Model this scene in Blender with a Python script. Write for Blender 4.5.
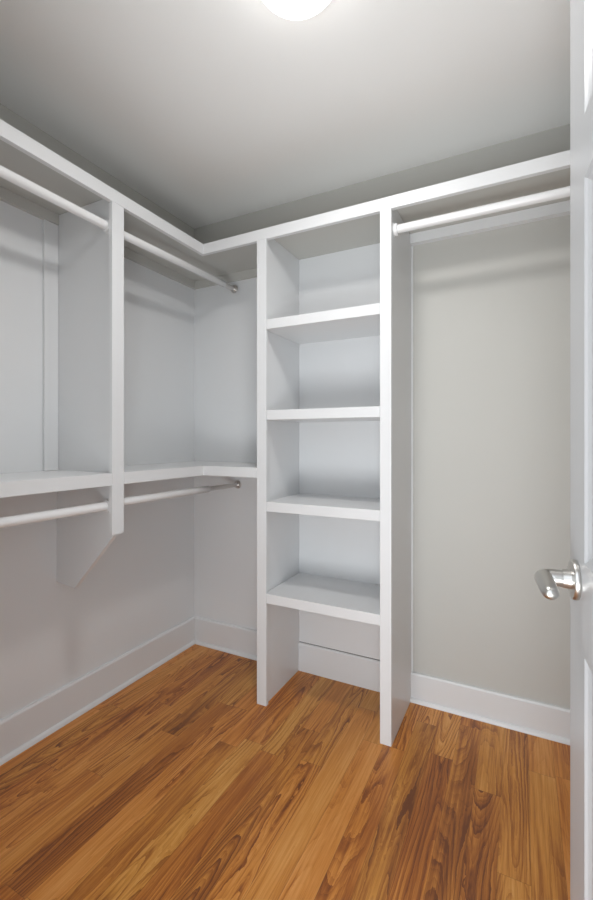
import bpy, bmesh, math, random
from mathutils import Vector, Matrix
random.seed(4)
S = bpy.context.scene
for o in list(bpy.data.objects):
    bpy.data.objects.remove(o)
C = S.collection

# ------------------------------------------------------------------ camera
YAW = math.radians(27.1)
cam_d = bpy.data.cameras.new('camera')
cam = bpy.data.objects.new('camera', cam_d)
C.objects.link(cam)
cam.location = (1.72, -2.033, 1.19)
cam.rotation_euler = (math.pi / 2, 0, YAW)
cam_d.sensor_fit = 'HORIZONTAL'
cam_d.sensor_width = 36
cam_d.lens = 438 / 593 * 36
cam_d.shift_y = -10 / 593
cam_d.clip_start = 0.02
S.camera = cam

# ------------------------------------------------------------------ light
W = bpy.data.worlds.new('world')
S.world = W
W.use_nodes = True
W.node_tree.nodes['Background'].inputs[0].default_value = (0.86, 0.93, 1.0, 1)
W.node_tree.nodes['Background'].inputs[1].default_value = 2.2
DOME_STRENGTH = 5.0
LAMP_WATTS = 7.6
# added fill light, unseen behind the camera, to brighten the ceiling
ld = bpy.data.lights.new('hall_fill', 'AREA')
ld.shape = 'DISK'
ld.size = 1.2
ld.energy = 49
ld.color = (0.95, 0.98, 1.0)
lo = bpy.data.objects.new('hall_fill', ld)
C.objects.link(lo)
lo.location = (1.50, -2.75, 0.2)
lo.rotation_euler = (math.radians(148), 0, math.radians(22))
V = S.view_settings
V.view_transform = 'Standard'
V.look = 'None'
V.exposure = 0.06
V.gamma = 1.0
V.use_curve_mapping = False


# ------------------------------------------------------------------ helpers
def new_mat(name):
    m = bpy.data.materials.new(name)
    m.use_nodes = True
    return m, m.node_tree.nodes, m.node_tree.links, m.node_tree.nodes['Principled BSDF']


def paint(name, col, rough=0.5, bump=0.02, scale=180, spec=0.5):
    m, N, L, P = new_mat(name)
    P.inputs['Roughness'].default_value = rough
    P.inputs['Specular IOR Level'].default_value = spec
    tc = N.new('ShaderNodeTexCoord')
    n1 = N.new('ShaderNodeTexNoise')
    n1.inputs['Scale'].default_value = scale
    n1.inputs['Detail'].default_value = 3
    L.new(tc.outputs['Object'], n1.inputs['Vector'])
    n2 = N.new('ShaderNodeTexNoise')
    n2.inputs['Scale'].default_value = 2.2
    L.new(tc.outputs['Object'], n2.inputs['Vector'])
    mx = N.new('ShaderNodeMix')
    mx.data_type = 'RGBA'
    mx.inputs[6].default_value = (*[c * 0.975 for c in col], 1)
    mx.inputs[7].default_value = (*[min(1, c * 1.025) for c in col], 1)
    L.new(n2.outputs[0], mx.inputs[0])
    L.new(mx.outputs[2], P.inputs['Base Color'])
    b = N.new('ShaderNodeBump')
    b.inputs['Strength'].default_value = bump
    b.inputs['Distance'].default_value = 0.002
    L.new(n1.outputs[0], b.inputs['Height'])
    L.new(b.outputs[0], P.inputs['Normal'])
    return m


M_TRIM = paint('white_semigloss', (0.73, 0.735, 0.74), 0.32, 0.03, 60)
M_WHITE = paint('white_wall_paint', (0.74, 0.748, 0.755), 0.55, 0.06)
M_BRIGHT = paint('bounce_wall_paint', (0.88, 0.88, 0.87), 0.6, 0.06)  # for the unseen walls, brighter than the others to add bounce
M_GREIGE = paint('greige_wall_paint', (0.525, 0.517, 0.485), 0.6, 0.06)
M_CEIL = paint('ceiling_paint', (0.93, 0.925, 0.91), 0.8, 0.05)
M_GAP = paint('gap_shade_paint', (0.13, 0.125, 0.12), 0.9, 0.1)
M_BOUNCE_CARPET = paint('bounce_carpet', (0.62, 0.59, 0.54), 0.95, 0.6, 400, 0.1)
M_DOOR = paint('shaded_door_paint', (0.46, 0.465, 0.475), 0.3, 0.03, 60)  # white door, darkened so its shade is in the colour
M_ROD = paint('white_rod_coating', (0.82, 0.82, 0.82), 0.25, 0.0)


def metal(name, col, rough):
    m, N, L, P = new_mat(name)
    P.inputs['Base Color'].default_value = (*col, 1)
    P.inputs['Metallic'].default_value = 1
    tc = N.new('ShaderNodeTexCoord')
    n = N.new('ShaderNodeTexNoise')
    n.inputs['Scale'].default_value = 300
    mr = N.new('ShaderNodeMapRange')
    mr.inputs[3].default_value = rough * 0.85
    mr.inputs[4].default_value = rough * 1.15
    L.new(tc.outputs['Object'], n.inputs['Vector'])
    L.new(n.outputs[0], mr.inputs[0])
    L.new(mr.outputs[0], P.inputs['Roughness'])
    return m


M_NICKEL = metal('satin_nickel', (0.56, 0.545, 0.52), 0.3)
M_STEEL = metal('steel', (0.62, 0.60, 0.58), 0.3)


def glow(name, col, s):
    m, N, L, P = new_mat(name)
    P.inputs['Base Color'].default_value = (0.9, 0.9, 0.9, 1)
    P.inputs['Emission Color'].default_value = (*col, 1)
    P.inputs['Emission Strength'].default_value = s
    return m


M_GLOW = glow('lit_opal_glass', (1.0, 0.985, 0.965), DOME_STRENGTH)


def wood_floor():
    m, N, L, P = new_mat('laminate_planks')

    def math_(op, a, b=None, c=None):
        n = N.new('ShaderNodeMath')
        n.operation = op
        for i, v in enumerate((a, b, c)):
            if v is None:
                continue
            if isinstance(v, (int, float)):
                n.inputs[i].default_value = v
            else:
                L.new(v, n.inputs[i])
        return n.outputs[0]

    def comb(x, y, z=0.0):
        n = N.new('ShaderNodeCombineXYZ')
        for i, v in enumerate((x, y, z)):
            if isinstance(v, (int, float)):
                n.inputs[i].default_value = v
            else:
                L.new(v, n.inputs[i])
        return n.outputs[0]

    def noise(vec, scale, detail=2, rough=0.5):
        n = N.new('ShaderNodeTexNoise')
        n.inputs['Scale'].default_value = scale
        n.inputs['Detail'].default_value = detail
        n.inputs['Roughness'].default_value = rough
        L.new(vec, n.inputs['Vector'])
        return n.outputs[0]

    def white(vec):
        n = N.new('ShaderNodeTexWhiteNoise')
        n.noise_dimensions = '3D'
        L.new(vec, n.inputs['Vector'])
        return n.outputs['Value']

    tc = N.new('ShaderNodeTexCoord')
    sp = N.new('ShaderNodeSeparateXYZ')
    L.new(tc.outputs['Object'], sp.inputs[0])
    x, y = sp.outputs[0], sp.outputs[1]
    PW, PL = 0.0835, 0.92
    xs = math_('DIVIDE', math_('ADD', x, 0.008), PW)
    row = math_('FLOOR', xs)
    fx = math_('FRACT', xs)
    off = math_('MULTIPLY', white(comb(row, 3.7)), 7.0)
    ys = math_('ADD', math_('DIVIDE', y, PL), off)
    col = math_('FLOOR', ys)
    fy = math_('FRACT', ys)
    pid = white(comb(row, col, 1.3))
    pid2 = white(comb(row, col, 8.1))
    # growth rings: contours of a stretched noise field, different in every board
    gx = math_('ADD', x, math_('MULTIPLY', pid, 31.0))
    gy = math_('ADD', y, math_('MULTIPLY', pid2, 17.0))
    fld = noise(comb(math_('MULTIPLY', gx, 7.5), math_('MULTIPLY', gy, 0.75)), 1.0, 1.5, 0.4)
    wob = noise(comb(math_('MULTIPLY', gx, 38), math_('MULTIPLY', gy, 11)), 1.0, 3, 0.6)
    fld = math_('ADD', fld, math_('MULTIPLY', wob, 0.035))
    r1 = math_('FRACT', math_('MULTIPLY', fld, 24.0))
    # late wood: slow darkening, then a crisp edge
    ring = math_('POWER', r1, 3.0)
    ring2 = math_('POWER', math_('FRACT', math_('MULTIPLY', fld, 67.0)), 1.5)
    fine = noise(comb(math_('MULTIPLY', gx, 330), math_('MULTIPLY', gy, 7)), 1.0, 3, 0.65)
    strk = noise(comb(math_('MULTIPLY', gx, 110), math_('MULTIPLY', gy, 2.4)), 1.0, 3, 0.6)
    mid = noise(comb(math_('MULTIPLY', gx, 32), math_('MULTIPLY', gy, 1.3)), 1.0, 2, 0.5)
    patch = noise(comb(math_('MULTIPLY', gx, 7), math_('MULTIPLY', gy, 1.6)), 1.0, 2, 0.5)
    figure = noise(comb(math_('MULTIPLY', gx, 5), math_('MULTIPLY', gy, 1.1), 4.0), 1.0, 1, 0.5)
    figure = math_('MINIMUM', math_('MAXIMUM', math_('MULTIPLY', math_('SUBTRACT', figure, 0.36), 4.0), 0.15), 1.0)
    t = math_('MULTIPLY', math_('MULTIPLY', ring, figure), 0.50)
    t = math_('ADD', t, math_('MULTIPLY', math_('MULTIPLY', ring2, figure), 0.20))
    t = math_('ADD', t, math_('MULTIPLY', fine, 0.50))
    t = math_('ADD', t, math_('MULTIPLY', strk, 0.75))
    t = math_('ADD', t, math_('MULTIPLY', mid, 0.55))
    t = math_('ADD', t, math_('MULTIPLY', patch, 0.50))
    t = math_('ADD', t, math_('MULTIPLY', pid, 0.30))
    t = math_('ADD', math_('MULTIPLY', math_('SUBTRACT', t, 1.38), 1.12), 0.46)
    r = N.new('ShaderNodeValToRGB')
    r.color_ramp.elements[0].position = 0.0
    r.color_ramp.elements[0].color = (0.75, 0.40, 0.13, 1)
    r.color_ramp.elements[1].position = 1.0
    r.color_ramp.elements[1].color = (0.165, 0.052, 0.016, 1)
    e = r.color_ramp.elements.new(0.35)
    e.color = (0.60, 0.262, 0.052, 1)
    e = r.color_ramp.elements.new(0.65)
    e.color = (0.36, 0.126, 0.024, 1)
    L.new(t, r.inputs[0])
    tint = N.new('ShaderNodeMix')
    tint.data_type = 'RGBA'
    tint.inputs[6].default_value = (0.98, 0.99, 0.95, 1)
    tint.inputs[7].default_value = (1.0, 0.85, 0.80, 1)
    L.new(pid2, tint.inputs[0])
    mul = N.new('ShaderNodeMix')
    mul.data_type = 'RGBA'
    mul.blend_type = 'MULTIPLY'
    mul.inputs[0].default_value = 1
    L.new(r.outputs[0], mul.inputs[6])
    L.new(tint.outputs[2], mul.inputs[7])
    # seams
    ex = math_('MINIMUM', fx, math_('SUBTRACT', 1.0, fx))
    ey = math_('MINIMUM', fy, math_('SUBTRACT', 1.0, fy))
    sx = math_('LESS_THAN', math_('MULTIPLY', ex, PW), 0.0007)
    sy = math_('LESS_THAN', math_('MULTIPLY', ey, PL), 0.0008)
    seam = math_('MAXIMUM', sx, sy)
    mx = N.new('ShaderNodeMix')
    mx.data_type = 'RGBA'
    L.new(math_('MULTIPLY', seam, 0.38), mx.inputs[0])
    L.new(mul.outputs[2], mx.inputs[6])
    mx.inputs[7].default_value = (0.07, 0.025, 0.01, 1)
    L.new(mx.outputs[2], P.inputs['Base Color'])
    P.inputs['Roughness'].default_value = 0.34
    P.inputs['Specular IOR Level'].default_value = 0.45
    b = N.new('ShaderNodeBump')
    b.inputs['Strength'].default_value = 0.12
    b.inputs['Distance'].default_value = 0.001
    L.new(math_('SUBTRACT', math_('MULTIPLY', fine, 0.4), seam), b.inputs['Height'])
    L.new(b.outputs[0], P.inputs['Normal'])
    return m


M_FLOOR = wood_floor()


def link(name, bm, mats, parent=None, bevel=0.0, smooth=False):
    bmesh.ops.remove_doubles(bm, verts=bm.verts, dist=1e-6)
    bmesh.ops.recalc_face_normals(bm, faces=bm.faces)
    if bevel:
        es = [e for e in bm.edges if len(e.link_faces) == 2 and e.calc_face_angle(0) > 0.6]
        bmesh.ops.bevel(bm, geom=es, offset=bevel, segments=2, profile=0.6, affect='EDGES')
    me = bpy.data.meshes.new(name)
    bm.to_mesh(me)
    bm.free()
    for m in (mats if isinstance(mats, (list, tuple)) else [mats]):
        me.materials.append(m)
    if smooth:
        for p in me.polygons:
            p.use_smooth = True
        me.set_sharp_from_angle(angle=math.radians(40))
    o = bpy.data.objects.new(name, me)
    C.objects.link(o)
    if parent:
        o.parent = parent
    return o


def box(bm, x0, x1, y0, y1, z0, z1, mi=0):
    vs = [bm.verts.new((x, y, z)) for x in (x0, x1) for y in (y0, y1) for z in (z0, z1)]
    for f in ((0, 1, 3, 2), (4, 6, 7, 5), (0, 4, 5, 1), (2, 3, 7, 6), (0, 2, 6, 4), (1, 5, 7, 3)):
        bm.faces.new([vs[i] for i in f]).material_index = mi
    return bm


def prism(bm, pts, axis, a0, a1):
    """extrude a 2-D outline along an axis ('x': pts are y,z; 'y': pts are x,z; 'z': pts are x,y)"""
    def v(p, a):
        return {'x': (a, p[0], p[1]), 'y': (p[0], a, p[1]), 'z': (p[0], p[1], a)}[axis]
    A = [bm.verts.new(v(p, a0)) for p in pts]
    B = [bm.verts.new(v(p, a1)) for p in pts]
    n = len(pts)
    bm.faces.new(A)
    bm.faces.new(B[::-1])
    for i in range(n):
        bm.faces.new((A[i], B[i], B[(i + 1) % n], A[(i + 1) % n]))
    return bm


def lathe(bm, prof, mat=Matrix(), seg=40):
    """revolve (r, z) profile about z, then transform"""
    rings = []
    for r, z in prof:
        if r < 1e-6:
            rings.append([bm.verts.new(mat @ Vector((0, 0, z)))])
        else:
            rings.append([bm.verts.new(mat @ Vector((r * math.cos(2 * math.pi * i / seg), r * math.sin(2 * math.pi * i / seg), z))) for i in range(seg)])
    for A, B in zip(rings, rings[1:]):
        for i in range(seg):
            j = (i + 1) % seg
            if len(A) == 1 and len(B) == 1:
                continue
            if len(A) == 1:
                bm.faces.new((A[0], B[i], B[j]))
            elif len(B) == 1:
                bm.faces.new((A[i], B[0], A[j]))
            else:
                bm.faces.new((A[i], B[i], B[j], A[j]))
    return bm


def tube(bm, pts, radii, seg=24, flat=None):
    """closed tube through pts; flat = per point vertical squash"""
    pts = [Vector(p) for p in pts]
    rings = []
    up0 = Vector((0, 0, 1))
    for i, p in enumerate(pts):
        d = (pts[min(i + 1, len(pts) - 1)] - pts[max(i - 1, 0)]).normalized()
        up = up0 if abs(d.z) < 0.9 else Vector((1, 0, 0))
        s = d.cross(up).normalized()
        u = s.cross(d).normalized()
        rh, rv = radii[i] if isinstance(radii[i], tuple) else (radii[i], radii[i])
        rings.append([bm.verts.new(p + s * rh * math.cos(2 * math.pi * k / seg) + u * rv * math.sin(2 * math.pi * k / seg)) for k in range(seg)])
    for A, B in zip(rings, rings[1:]):
        for k in range(seg):
            bm.faces.new((A[k], A[(k + 1) % seg], B[(k + 1) % seg], B[k]))
    bm.faces.new(rings[0])
    bm.faces.new(rings[-1][::-1])
    return bm


def B():
    return bmesh.new()


def thing(name, label, cat, loc=(0, 0, 0), group=None):
    o = bpy.data.objects.new(name, None)
    C.objects.link(o)
    o.location = loc
    o.empty_display_size = 0.1
    o['label'] = label
    o['category'] = cat
    if group:
        o['group'] = group
    return o


def struct(o, label=None):
    o['kind'] = 'structure'
    if label:
        o['label'] = label
    return o


def shift(bm, loc):
    bmesh.ops.translate(bm, vec=-Vector(loc), verts=bm.verts)
    return bm


# ------------------------------------------------------------------ room
XR, YF, HC = 2.35, -1.85, 2.44      # right wall, front wall, ceiling height
DX0, DX1, DH = 1.106, 1.874, 2.04    # doorway in the front wall
TOPZ = 2.137                         # top of the upper shelf
D = 0.355                            # depth of all the built-ins

struct(link('floor', box(B(), -0.1, XR + 0.1, YF - 0.06, 0.1, -0.1, 0), M_FLOOR))
struct(link('floor', box(B(), -0.1, XR + 0.1, -4.2, YF - 0.06, -0.1, 0), M_BOUNCE_CARPET), 'unseen beige hall carpet, added to bounce light up at the ceiling')  # light carpet out of view, put in to bounce light upwards
struct(link('ceiling', box(B(), -0.1, XR + 0.1, YF - 0.12, 0.1, HC, HC + 0.1), M_CEIL))
bm = B()
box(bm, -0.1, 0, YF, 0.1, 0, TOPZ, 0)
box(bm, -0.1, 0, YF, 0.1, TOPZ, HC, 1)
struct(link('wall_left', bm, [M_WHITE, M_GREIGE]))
bm = B()
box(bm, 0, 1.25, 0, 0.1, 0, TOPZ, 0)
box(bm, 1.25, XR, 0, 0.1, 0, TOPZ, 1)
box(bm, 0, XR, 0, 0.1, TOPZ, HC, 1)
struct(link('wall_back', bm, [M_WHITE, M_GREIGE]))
struct(link('wall_right', box(B(), XR, XR + 0.1, YF, 0.1, 0, HC), M_BRIGHT))
bm = B()
box(bm, -0.1, DX0, YF - 0.12, YF, 0, HC)
box(bm, DX1, XR + 0.1, YF - 0.12, YF, 0, HC)
box(bm, DX0, DX1, YF - 0.12, YF, DH, HC)
struct(link('wall_front', bm, M_BRIGHT))

# door casing (closet side and lining)
bm = B()
box(bm, DX0 - 0.065, DX0, YF, YF + 0.016, 0, DH + 0.065)
box(bm, DX0, DX1, YF, YF + 0.016, DH, DH + 0.065)
box(bm, DX1 + 0.012, DX1 + 0.077, YF, YF + 0.016, 0, DH + 0.065)
struct(link('trim_1', bm, M_TRIM, bevel=0.002))


# baseboards with their eased top edge, shoe moulding along the floor
def base_profile(t=0.015, h=0.135):
    return [(0, 0), (-t, 0), (-t, h - 0.008), (-t + 0.005, h), (0, h)]


def shoe_profile(t=0.015, r=0.014):
    return [(-t, 0)] + [(-t - r * math.cos(a), r * 1.25 * math.sin(a)) for a in [math.pi / 2 * i / 6 for i in range(7)]]


bm = B()
prism(bm, [(-p, z) for p, z in base_profile(h=0.15)], 'y', YF, 0)
struct(link('baseboard_left', bm, M_TRIM))
bm = B()
prism(bm, [(-p, z) for p, z in shoe_profile()], 'y', YF, -0.015)
struct(link('trim_2', bm, M_TRIM, smooth=True))
bm = B()
prism(bm, base_profile(h=0.15), 'x', 0.015, 0.66)
prism(bm, base_profile(h=0.1445), 'x', 0.699, 1.235)
prism(bm, base_profile(h=0.128), 'x', 1.274, XR)
struct(link('baseboard_back', bm, M_TRIM))
bm = B()
prism(bm, shoe_profile(), 'x', 0.029, 0.66)
struct(link('trim_3', bm, M_TRIM, smooth=True))
bm = B()
prism(bm, shoe_profile(), 'x', 1.274, XR - 0.015)
struct(link('trim_4', bm, M_TRIM, smooth=True))
bm = B()
prism(bm, [(XR + p, z) for p, z in base_profile()], 'y', YF, -0.029)
struct(link('baseboard_right', bm, M_TRIM))
# upright batten on the left wall beside the divider
struct(link('trim_5', box(B(), 0, 0.014, -0.925, -0.8655, 1.0655, 2.079), M_TRIM, bevel=0.002))
# thin filler strip where the back wall meets the shelf tower
struct(link('trim_6', box(B(), 1.274, 1.282, -0.008, 0, 0.1285, 2.079), M_TRIM, bevel=0.0015))

# ------------------------------------------------------------------ upper shelf (L along two walls)
zt, zb = TOPZ, 2.088
RT = 0.02
top = thing('wall_shelf', 'long white upper shelf running around the left and back walls just below the ceiling', 'shelf', (0, 0, zb))


def loc_link(name, bm, m, root, **k):
    shift(bm, root.location)
    return link(name, bm, m, root, **k)


bm = B()
prism(bm, [(0, 0), (0, YF), (D - RT, YF), (D - RT, -(D - RT)), (XR, -(D - RT)), (XR, 0)], 'z', zt - 0.014, zt)
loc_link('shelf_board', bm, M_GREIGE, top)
bm = B()
prism(bm, [(D - RT, YF), (D, YF), (D, -D), (XR, -D), (XR, -(D - RT)), (D - RT, -(D - RT))], 'z', zb, zt)
loc_link('face_rail', bm, M_TRIM, top, bevel=0.0018)
CZ = 2.0795
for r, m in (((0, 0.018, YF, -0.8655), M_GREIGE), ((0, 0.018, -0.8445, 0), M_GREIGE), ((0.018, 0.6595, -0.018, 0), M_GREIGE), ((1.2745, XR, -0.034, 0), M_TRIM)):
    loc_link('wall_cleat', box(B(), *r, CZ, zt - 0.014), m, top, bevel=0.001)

# ------------------------------------------------------------------ divider with its angled lower bracket
dv = thing('shelf_divider', 'white upright divider on the left wall with an angled bracket foot', 'divider', (0, -0.855, 0.6))
bm = B()
prism(bm, [(0, 0.6), (0.112, 0.59), (D - RT, 0.82), (D - RT, zt - 0.0145), (0, zt - 0.0145)], 'y', -0.865, -0.845)
loc_link('side_panel', bm, M_TRIM, dv, bevel=0.001)
bm = box(B(), D - RT, D, -0.884, -0.829, 0.832, zb)
loc_link('face_stile', bm, M_TRIM, dv, bevel=0.0018)

# ------------------------------------------------------------------ lower shelf (L from left wall to tower)
mt, mb = 1.065, 1.019
low = thing('wall_shelf', 'white waist-high shelf on the left wall turning the corner to the shelf tower', 'shelf', (0, 0, mb))
bm = B()
# front run (camera side of the divider) and corner run
box(bm, 0, D - RT, YF, -0.8655, mt - 0.022, mt)
prism(bm, [(0, 0), (0, -0.8445), (D - RT, -0.8445), (D - RT, -(D - RT)), (0.66, -(D - RT)), (0.66, 0)], 'z', mt - 0.022, mt)
loc_link('shelf_board', bm, M_TRIM, low)
bm = B()
box(bm, D - RT, D, YF, -0.8845, mb, mt)
prism(bm, [(D - RT, -0.8285), (D, -0.8285), (D, -D), (0.66, -D), (0.66, -(D - RT)), (D - RT, -(D - RT))], 'z', mb, mt)
loc_link('face_rail', bm, M_TRIM, low, bevel=0.0018)
for r in ((0, 0.018, YF, -0.8655), (0, 0.018, -0.8445, 0), (0.018, 0.66, -0.018, 0)):
    loc_link('wall_cleat', box(B(), *r, 0.985, mt - 0.022), M_WHITE, low, bevel=0.001)

# ------------------------------------------------------------------ shelf tower
tw = thing('shelf_tower', 'tall narrow white open shelf tower standing against the back wall', 'shelf unit', (0.967, -D / 2, 0))
for x0, x1, f0, f1 in ((0.66, 0.699, 0.66, 0.709), (1.235, 1.274, 1.2285, 1.274)):
    bm = box(B(), x0, x1, -(D - RT), 0, 0, zt - 0.0145)
    loc_link('side_panel', bm, M_TRIM, tw, bevel=0.001)
    bm = box(B(), f0, f1, -D, -(D - RT), 0, zb)
    loc_link('face_stile', bm, M_TRIM, tw, bevel=0.0018)
for zu in (0.461, 0.871, 1.280, 1.685):
    bm = B()
    prism(bm, [(0.6995, -0.0065), (0.6995, -(D - RT) + 0.0005), (0.7095, -(D - RT) + 0.0005), (0.7095, -D + 0.001),
               (1.228, -D + 0.001), (1.228, -(D - RT) + 0.0005), (1.2345, -(D - RT) + 0.0005), (1.2345, -0.0065)], 'z', zu, zu + 0.043)
    loc_link('shelf', bm, M_TRIM, tw, bevel=0.0015)
bm = box(B(), 0.6995, 1.2345, -0.008, -0.0005, 0.1485, zt - 0.0145)
loc_link('back_panel', bm, M_WHITE, tw)
bm = box(B(), 0.6995, 1.2345, -0.005, -0.0005, 0.1405, 0.1485)  # solid dark strip, coloured as the shade inside the gap
o = loc_link('gap_shade', bm, M_GAP, tw)
o['label'] = 'dark strip standing in for the shade in the gap above the baseboard'

# ------------------------------------------------------------------ ceiling light
LX, LY, LR, LB = 1.72 - 1.142 * math.sin(YAW), -2.033 + 1.142 * math.cos(YAW), 0.117, 0.072
lt = thing('ceiling_light', 'round flush-mount ceiling light with a lit frosted white glass dome', 'ceiling light', (LX, LY, HC))
bm = lathe(B(), [(0, 0), (LR + 0.003, 0), (LR + 0.005, -0.010), (LR + 0.002, -0.022), (0.0, -0.022)])
link('base_pan', bm, M_TRIM, lt, smooth=True)
prof = [(LR * math.cos(t), -0.0222 - LB * math.sin(t)) for t in [math.pi / 2 * i / 14 for i in range(14)]] + [(0, -0.0222 - LB)]
bm = lathe(B(), [(0, -0.0222)] + prof)
link('glass_dome', bm, M_GLOW, lt, smooth=True)
# the bulbs' downward light, leaving through the bottom of the dome
bd = bpy.data.lights.new('bulb_light', 'AREA')
bd.shape = 'DISK'
bd.size = 0.2
bd.energy = LAMP_WATTS
bd.color = (1.0, 0.99, 0.975)
bo = bpy.data.objects.new('bulb_light', bd)
C.objects.link(bo)
bo.parent = lt
bo.location = (0, 0, -0.0222 - LB - 0.004)


# ------------------------------------------------------------------ closet rods
def rod(label, p0, p1, group, thin_from=None, r=0.0165):
    """rod between two supports; thin_from = distance from p1 over which the slim inner tube shows"""
    p0, p1 = Vector(p0), Vector(p1)
    mid = (p0 + p1) / 2
    t = thing('closet_rod', label, 'closet rod', mid, group)
    d = (p1 - p0).normalized()
    a, b = p0 + d * 0.004, p1 - d * 0.004
    if thin_from:
        c = b - d * thin_from
        bm = tube(B(), [a - mid, c - d * 0.003 - mid, c - mid], [r, r, r * 0.86], 28)
        link('rod_tube', bm, M_ROD, t, smooth=True)
        bm = tube(B(), [c - mid, b - mid], [r * 0.74, r * 0.74], 24)
        o = link('inner_tube', bm, M_STEEL, t, smooth=True)
        o['label'] = 'slimmer bare steel inner tube'
    else:
        bm = tube(B(), [a - mid, b - mid], [r, r], 28)
        link('rod_tube', bm, M_ROD, t, smooth=True)
    for p, s, thin in ((p0, 1, False), (p1, -1, bool(thin_from))):
        q = Vector((0, 0, 1)).rotation_difference(d * s).to_matrix().to_4x4()
        mm = Matrix.Translation(p - mid) @ q
        ri = r * (0.76 if thin else 1.02)
        ro = ri + 0.0065
        bm = lathe(B(), [(0, 0), (ro + 0.004, 0), (ro + 0.004, 0.0022), (ro, 0.003), (ro, 0.013), (ro - 0.002, 0.015), (ri, 0.015), (ri, 0.004), (0, 0.004)], mm, 28)
        link('rod_socket', bm, M_STEEL if thin else M_ROD, t, smooth=True)
    return t


G = 'white closet rods'
xr = 0.312
rod('long white upper rod on the left wall, nearest the camera', (xr, YF + 0.001, 2.006), (xr, -0.8655, 2.008), G)
rod('white upper rod between the left divider and the back corner wall', (xr, -0.8445, 2.004), (xr, -0.0345, 2.024), G, thin_from=0.09)
rod('long white lower rod under the waist-high shelf, nearest the camera', (xr, YF + 0.001, 0.938), (xr, -0.8655, 0.938), G)
rod('white lower rod behind the divider, ending in a thin steel section', (xr, -0.8445, 0.945), (xr, -0.001, 0.941), G, thin_from=0.255)
rod('white rod right of the shelf tower, over the tall open bay', (1.2745, -0.312, 2.022), (XR - 0.0005, -0.312, 2.022), G)

# ------------------------------------------------------------------ door, standing open
A5 = math.radians(5.1)
DW, DT, DHT = 0.762, 0.035, 2.02
EX, EY = 1.8005, -1.092                          # free edge of the visible face
dirv = Vector((-math.sin(A5), math.cos(A5), 0))   # hinge -> free edge
nrm = Vector((-math.cos(A5), -math.sin(A5), 0))   # out of the visible face
hinge = Vector((EX, EY, 0)) - dirv * DW
# local frame: x along the door from hinge, y into the door thickness, z up
MD = Matrix(((dirv.x, -nrm.x, 0, hinge.x), (dirv.y, -nrm.y, 0, hinge.y), (0, 0, 1, 0.008), (0, 0, 0, 1)))


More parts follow.
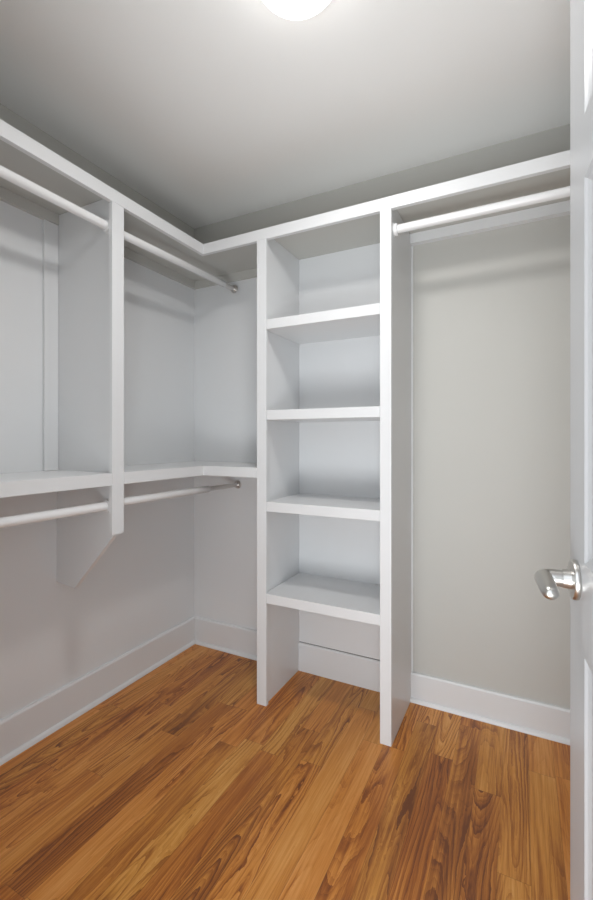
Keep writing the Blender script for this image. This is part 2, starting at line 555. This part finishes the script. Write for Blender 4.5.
def door_mesh():
    bm = B()
    st, ml = 0.112, 0.10
    pw = (DW - 2 * st - ml) / 2
    xs = [0, st, st + pw, st + pw + ml, DW - st, DW]
    zs = [0, 0.22, 0.835, 0.985, 1.60, 1.70, 1.90, DHT]
    for side, yy in ((0, 0.0), (1, DT)):
        for i in range(5):
            for j in range(7):
                c = [(xs[i], zs[j]), (xs[i + 1], zs[j]), (xs[i + 1], zs[j + 1]), (xs[i], zs[j + 1])]
                panel = i in (1, 3) and j in (1, 3, 5)
                if not panel:
                    bm.faces.new([bm.verts.new((a, yy, b)) for a, b in c])
                else:
                    # moulded recess then raised field
                    sgn = 1 if side == 0 else -1
                    steps = [(0, 0), (0.006, 0.004), (0.014, 0.0075), (0.024, 0.0075), (0.05, 0.002)]
                    prev = None
                    for ins, dep in steps:
                        r = [bm.verts.new((a, yy + sgn * dep, b)) for a, b in
                             ((c[0][0] + ins, c[0][1] + ins), (c[1][0] - ins, c[1][1] + ins), (c[2][0] - ins, c[2][1] - ins), (c[3][0] + ins, c[3][1] - ins))]
                        if prev:
                            for k in range(4):
                                bm.faces.new((prev[k], prev[(k + 1) % 4], r[(k + 1) % 4], r[k]))
                        prev = r
                    bm.faces.new(prev)
    e = 0
    for (x0, z0), (x1, z1) in (((0, 0), (DW, 0)), ((DW, 0), (DW, DHT)), ((DW, DHT), (0, DHT)), ((0, DHT), (0, 0))):
        # split the rims so that they share the face grids' vertices
        if z0 == z1:
            ps = [(x, z0) for x in xs]
        else:
            ps = [(x0, z) for z in zs]
        for a, b in zip(ps, ps[1:]):
            bm.faces.new([bm.verts.new(v) for v in ((a[0], 0, a[1]), (b[0], 0, b[1]), (b[0], DT, b[1]), (a[0], DT, a[1]))])
    return bm


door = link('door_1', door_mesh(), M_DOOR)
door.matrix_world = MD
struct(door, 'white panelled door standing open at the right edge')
bev = door.modifiers.new('bevel', 'BEVEL')
bev.width = 0.002
bev.segments = 2
bev.limit_method = 'ANGLE'
bev.angle_limit = math.radians(60)

hx, hz = DW - 0.062, 0.9445
# rosette: disc on the face, axis = local -y
HM = Matrix.Translation((hx, 0, hz)) @ Matrix.Rotation(math.pi / 2, 4, 'X')
hd = thing('door_handle', '', '')
for k in ('label', 'category'):
    del hd[k]
hd.parent = door
hd.location = (hx, 0, hz)
HM = Matrix.Rotation(math.pi / 2, 4, 'X')
bm = lathe(B(), [(0, 0), (0.0325, 0), (0.0335, 0.002), (0.0335, 0.007), (0.0315, 0.0095), (0.020, 0.0105), (0.0, 0.0105)], HM, 48)
link('rosette', bm, M_NICKEL, hd, smooth=True)
bm = lathe(B(), [(0, 0.0106), (0.0165, 0.0106), (0.0158, 0.016), (0.0152, 0.023), (0.0145, 0.0235), (0.0145, 0.0245), (0.0, 0.0245)], HM, 40)
link('neck', bm, M_NICKEL, hd, smooth=True)
pts, rad = [], []
for p, r in ((0.0246, 0.014), (0.032, 0.014), (0.040, 0.014)):
    pts.append((0, -p, 0)); rad.append(r)
R0 = 0.012
for i in range(1, 9):
    a = math.pi / 2 * i / 8
    pts.append((-R0 * (1 - math.cos(a)), -0.040 - R0 * math.sin(a), 0)); rad.append(0.014)
for s, rh, rv in ((0.02, .0138, .0136), (0.04, .0135, .0130), (0.055, .0133, .0125), (0.066, .0128, .0118), (0.074, .0115, .0105), (0.079, .0092, .0085), (0.082, .0060, .0055), (0.083, .0010, .001)):
    pts.append((-R0 - s, -0.052 + 0.00 * s, -0.02 * s)); rad.append((rh, rv))
bm = tube(B(), pts, rad, 32)
link('lever', bm, M_NICKEL, hd, smooth=True)
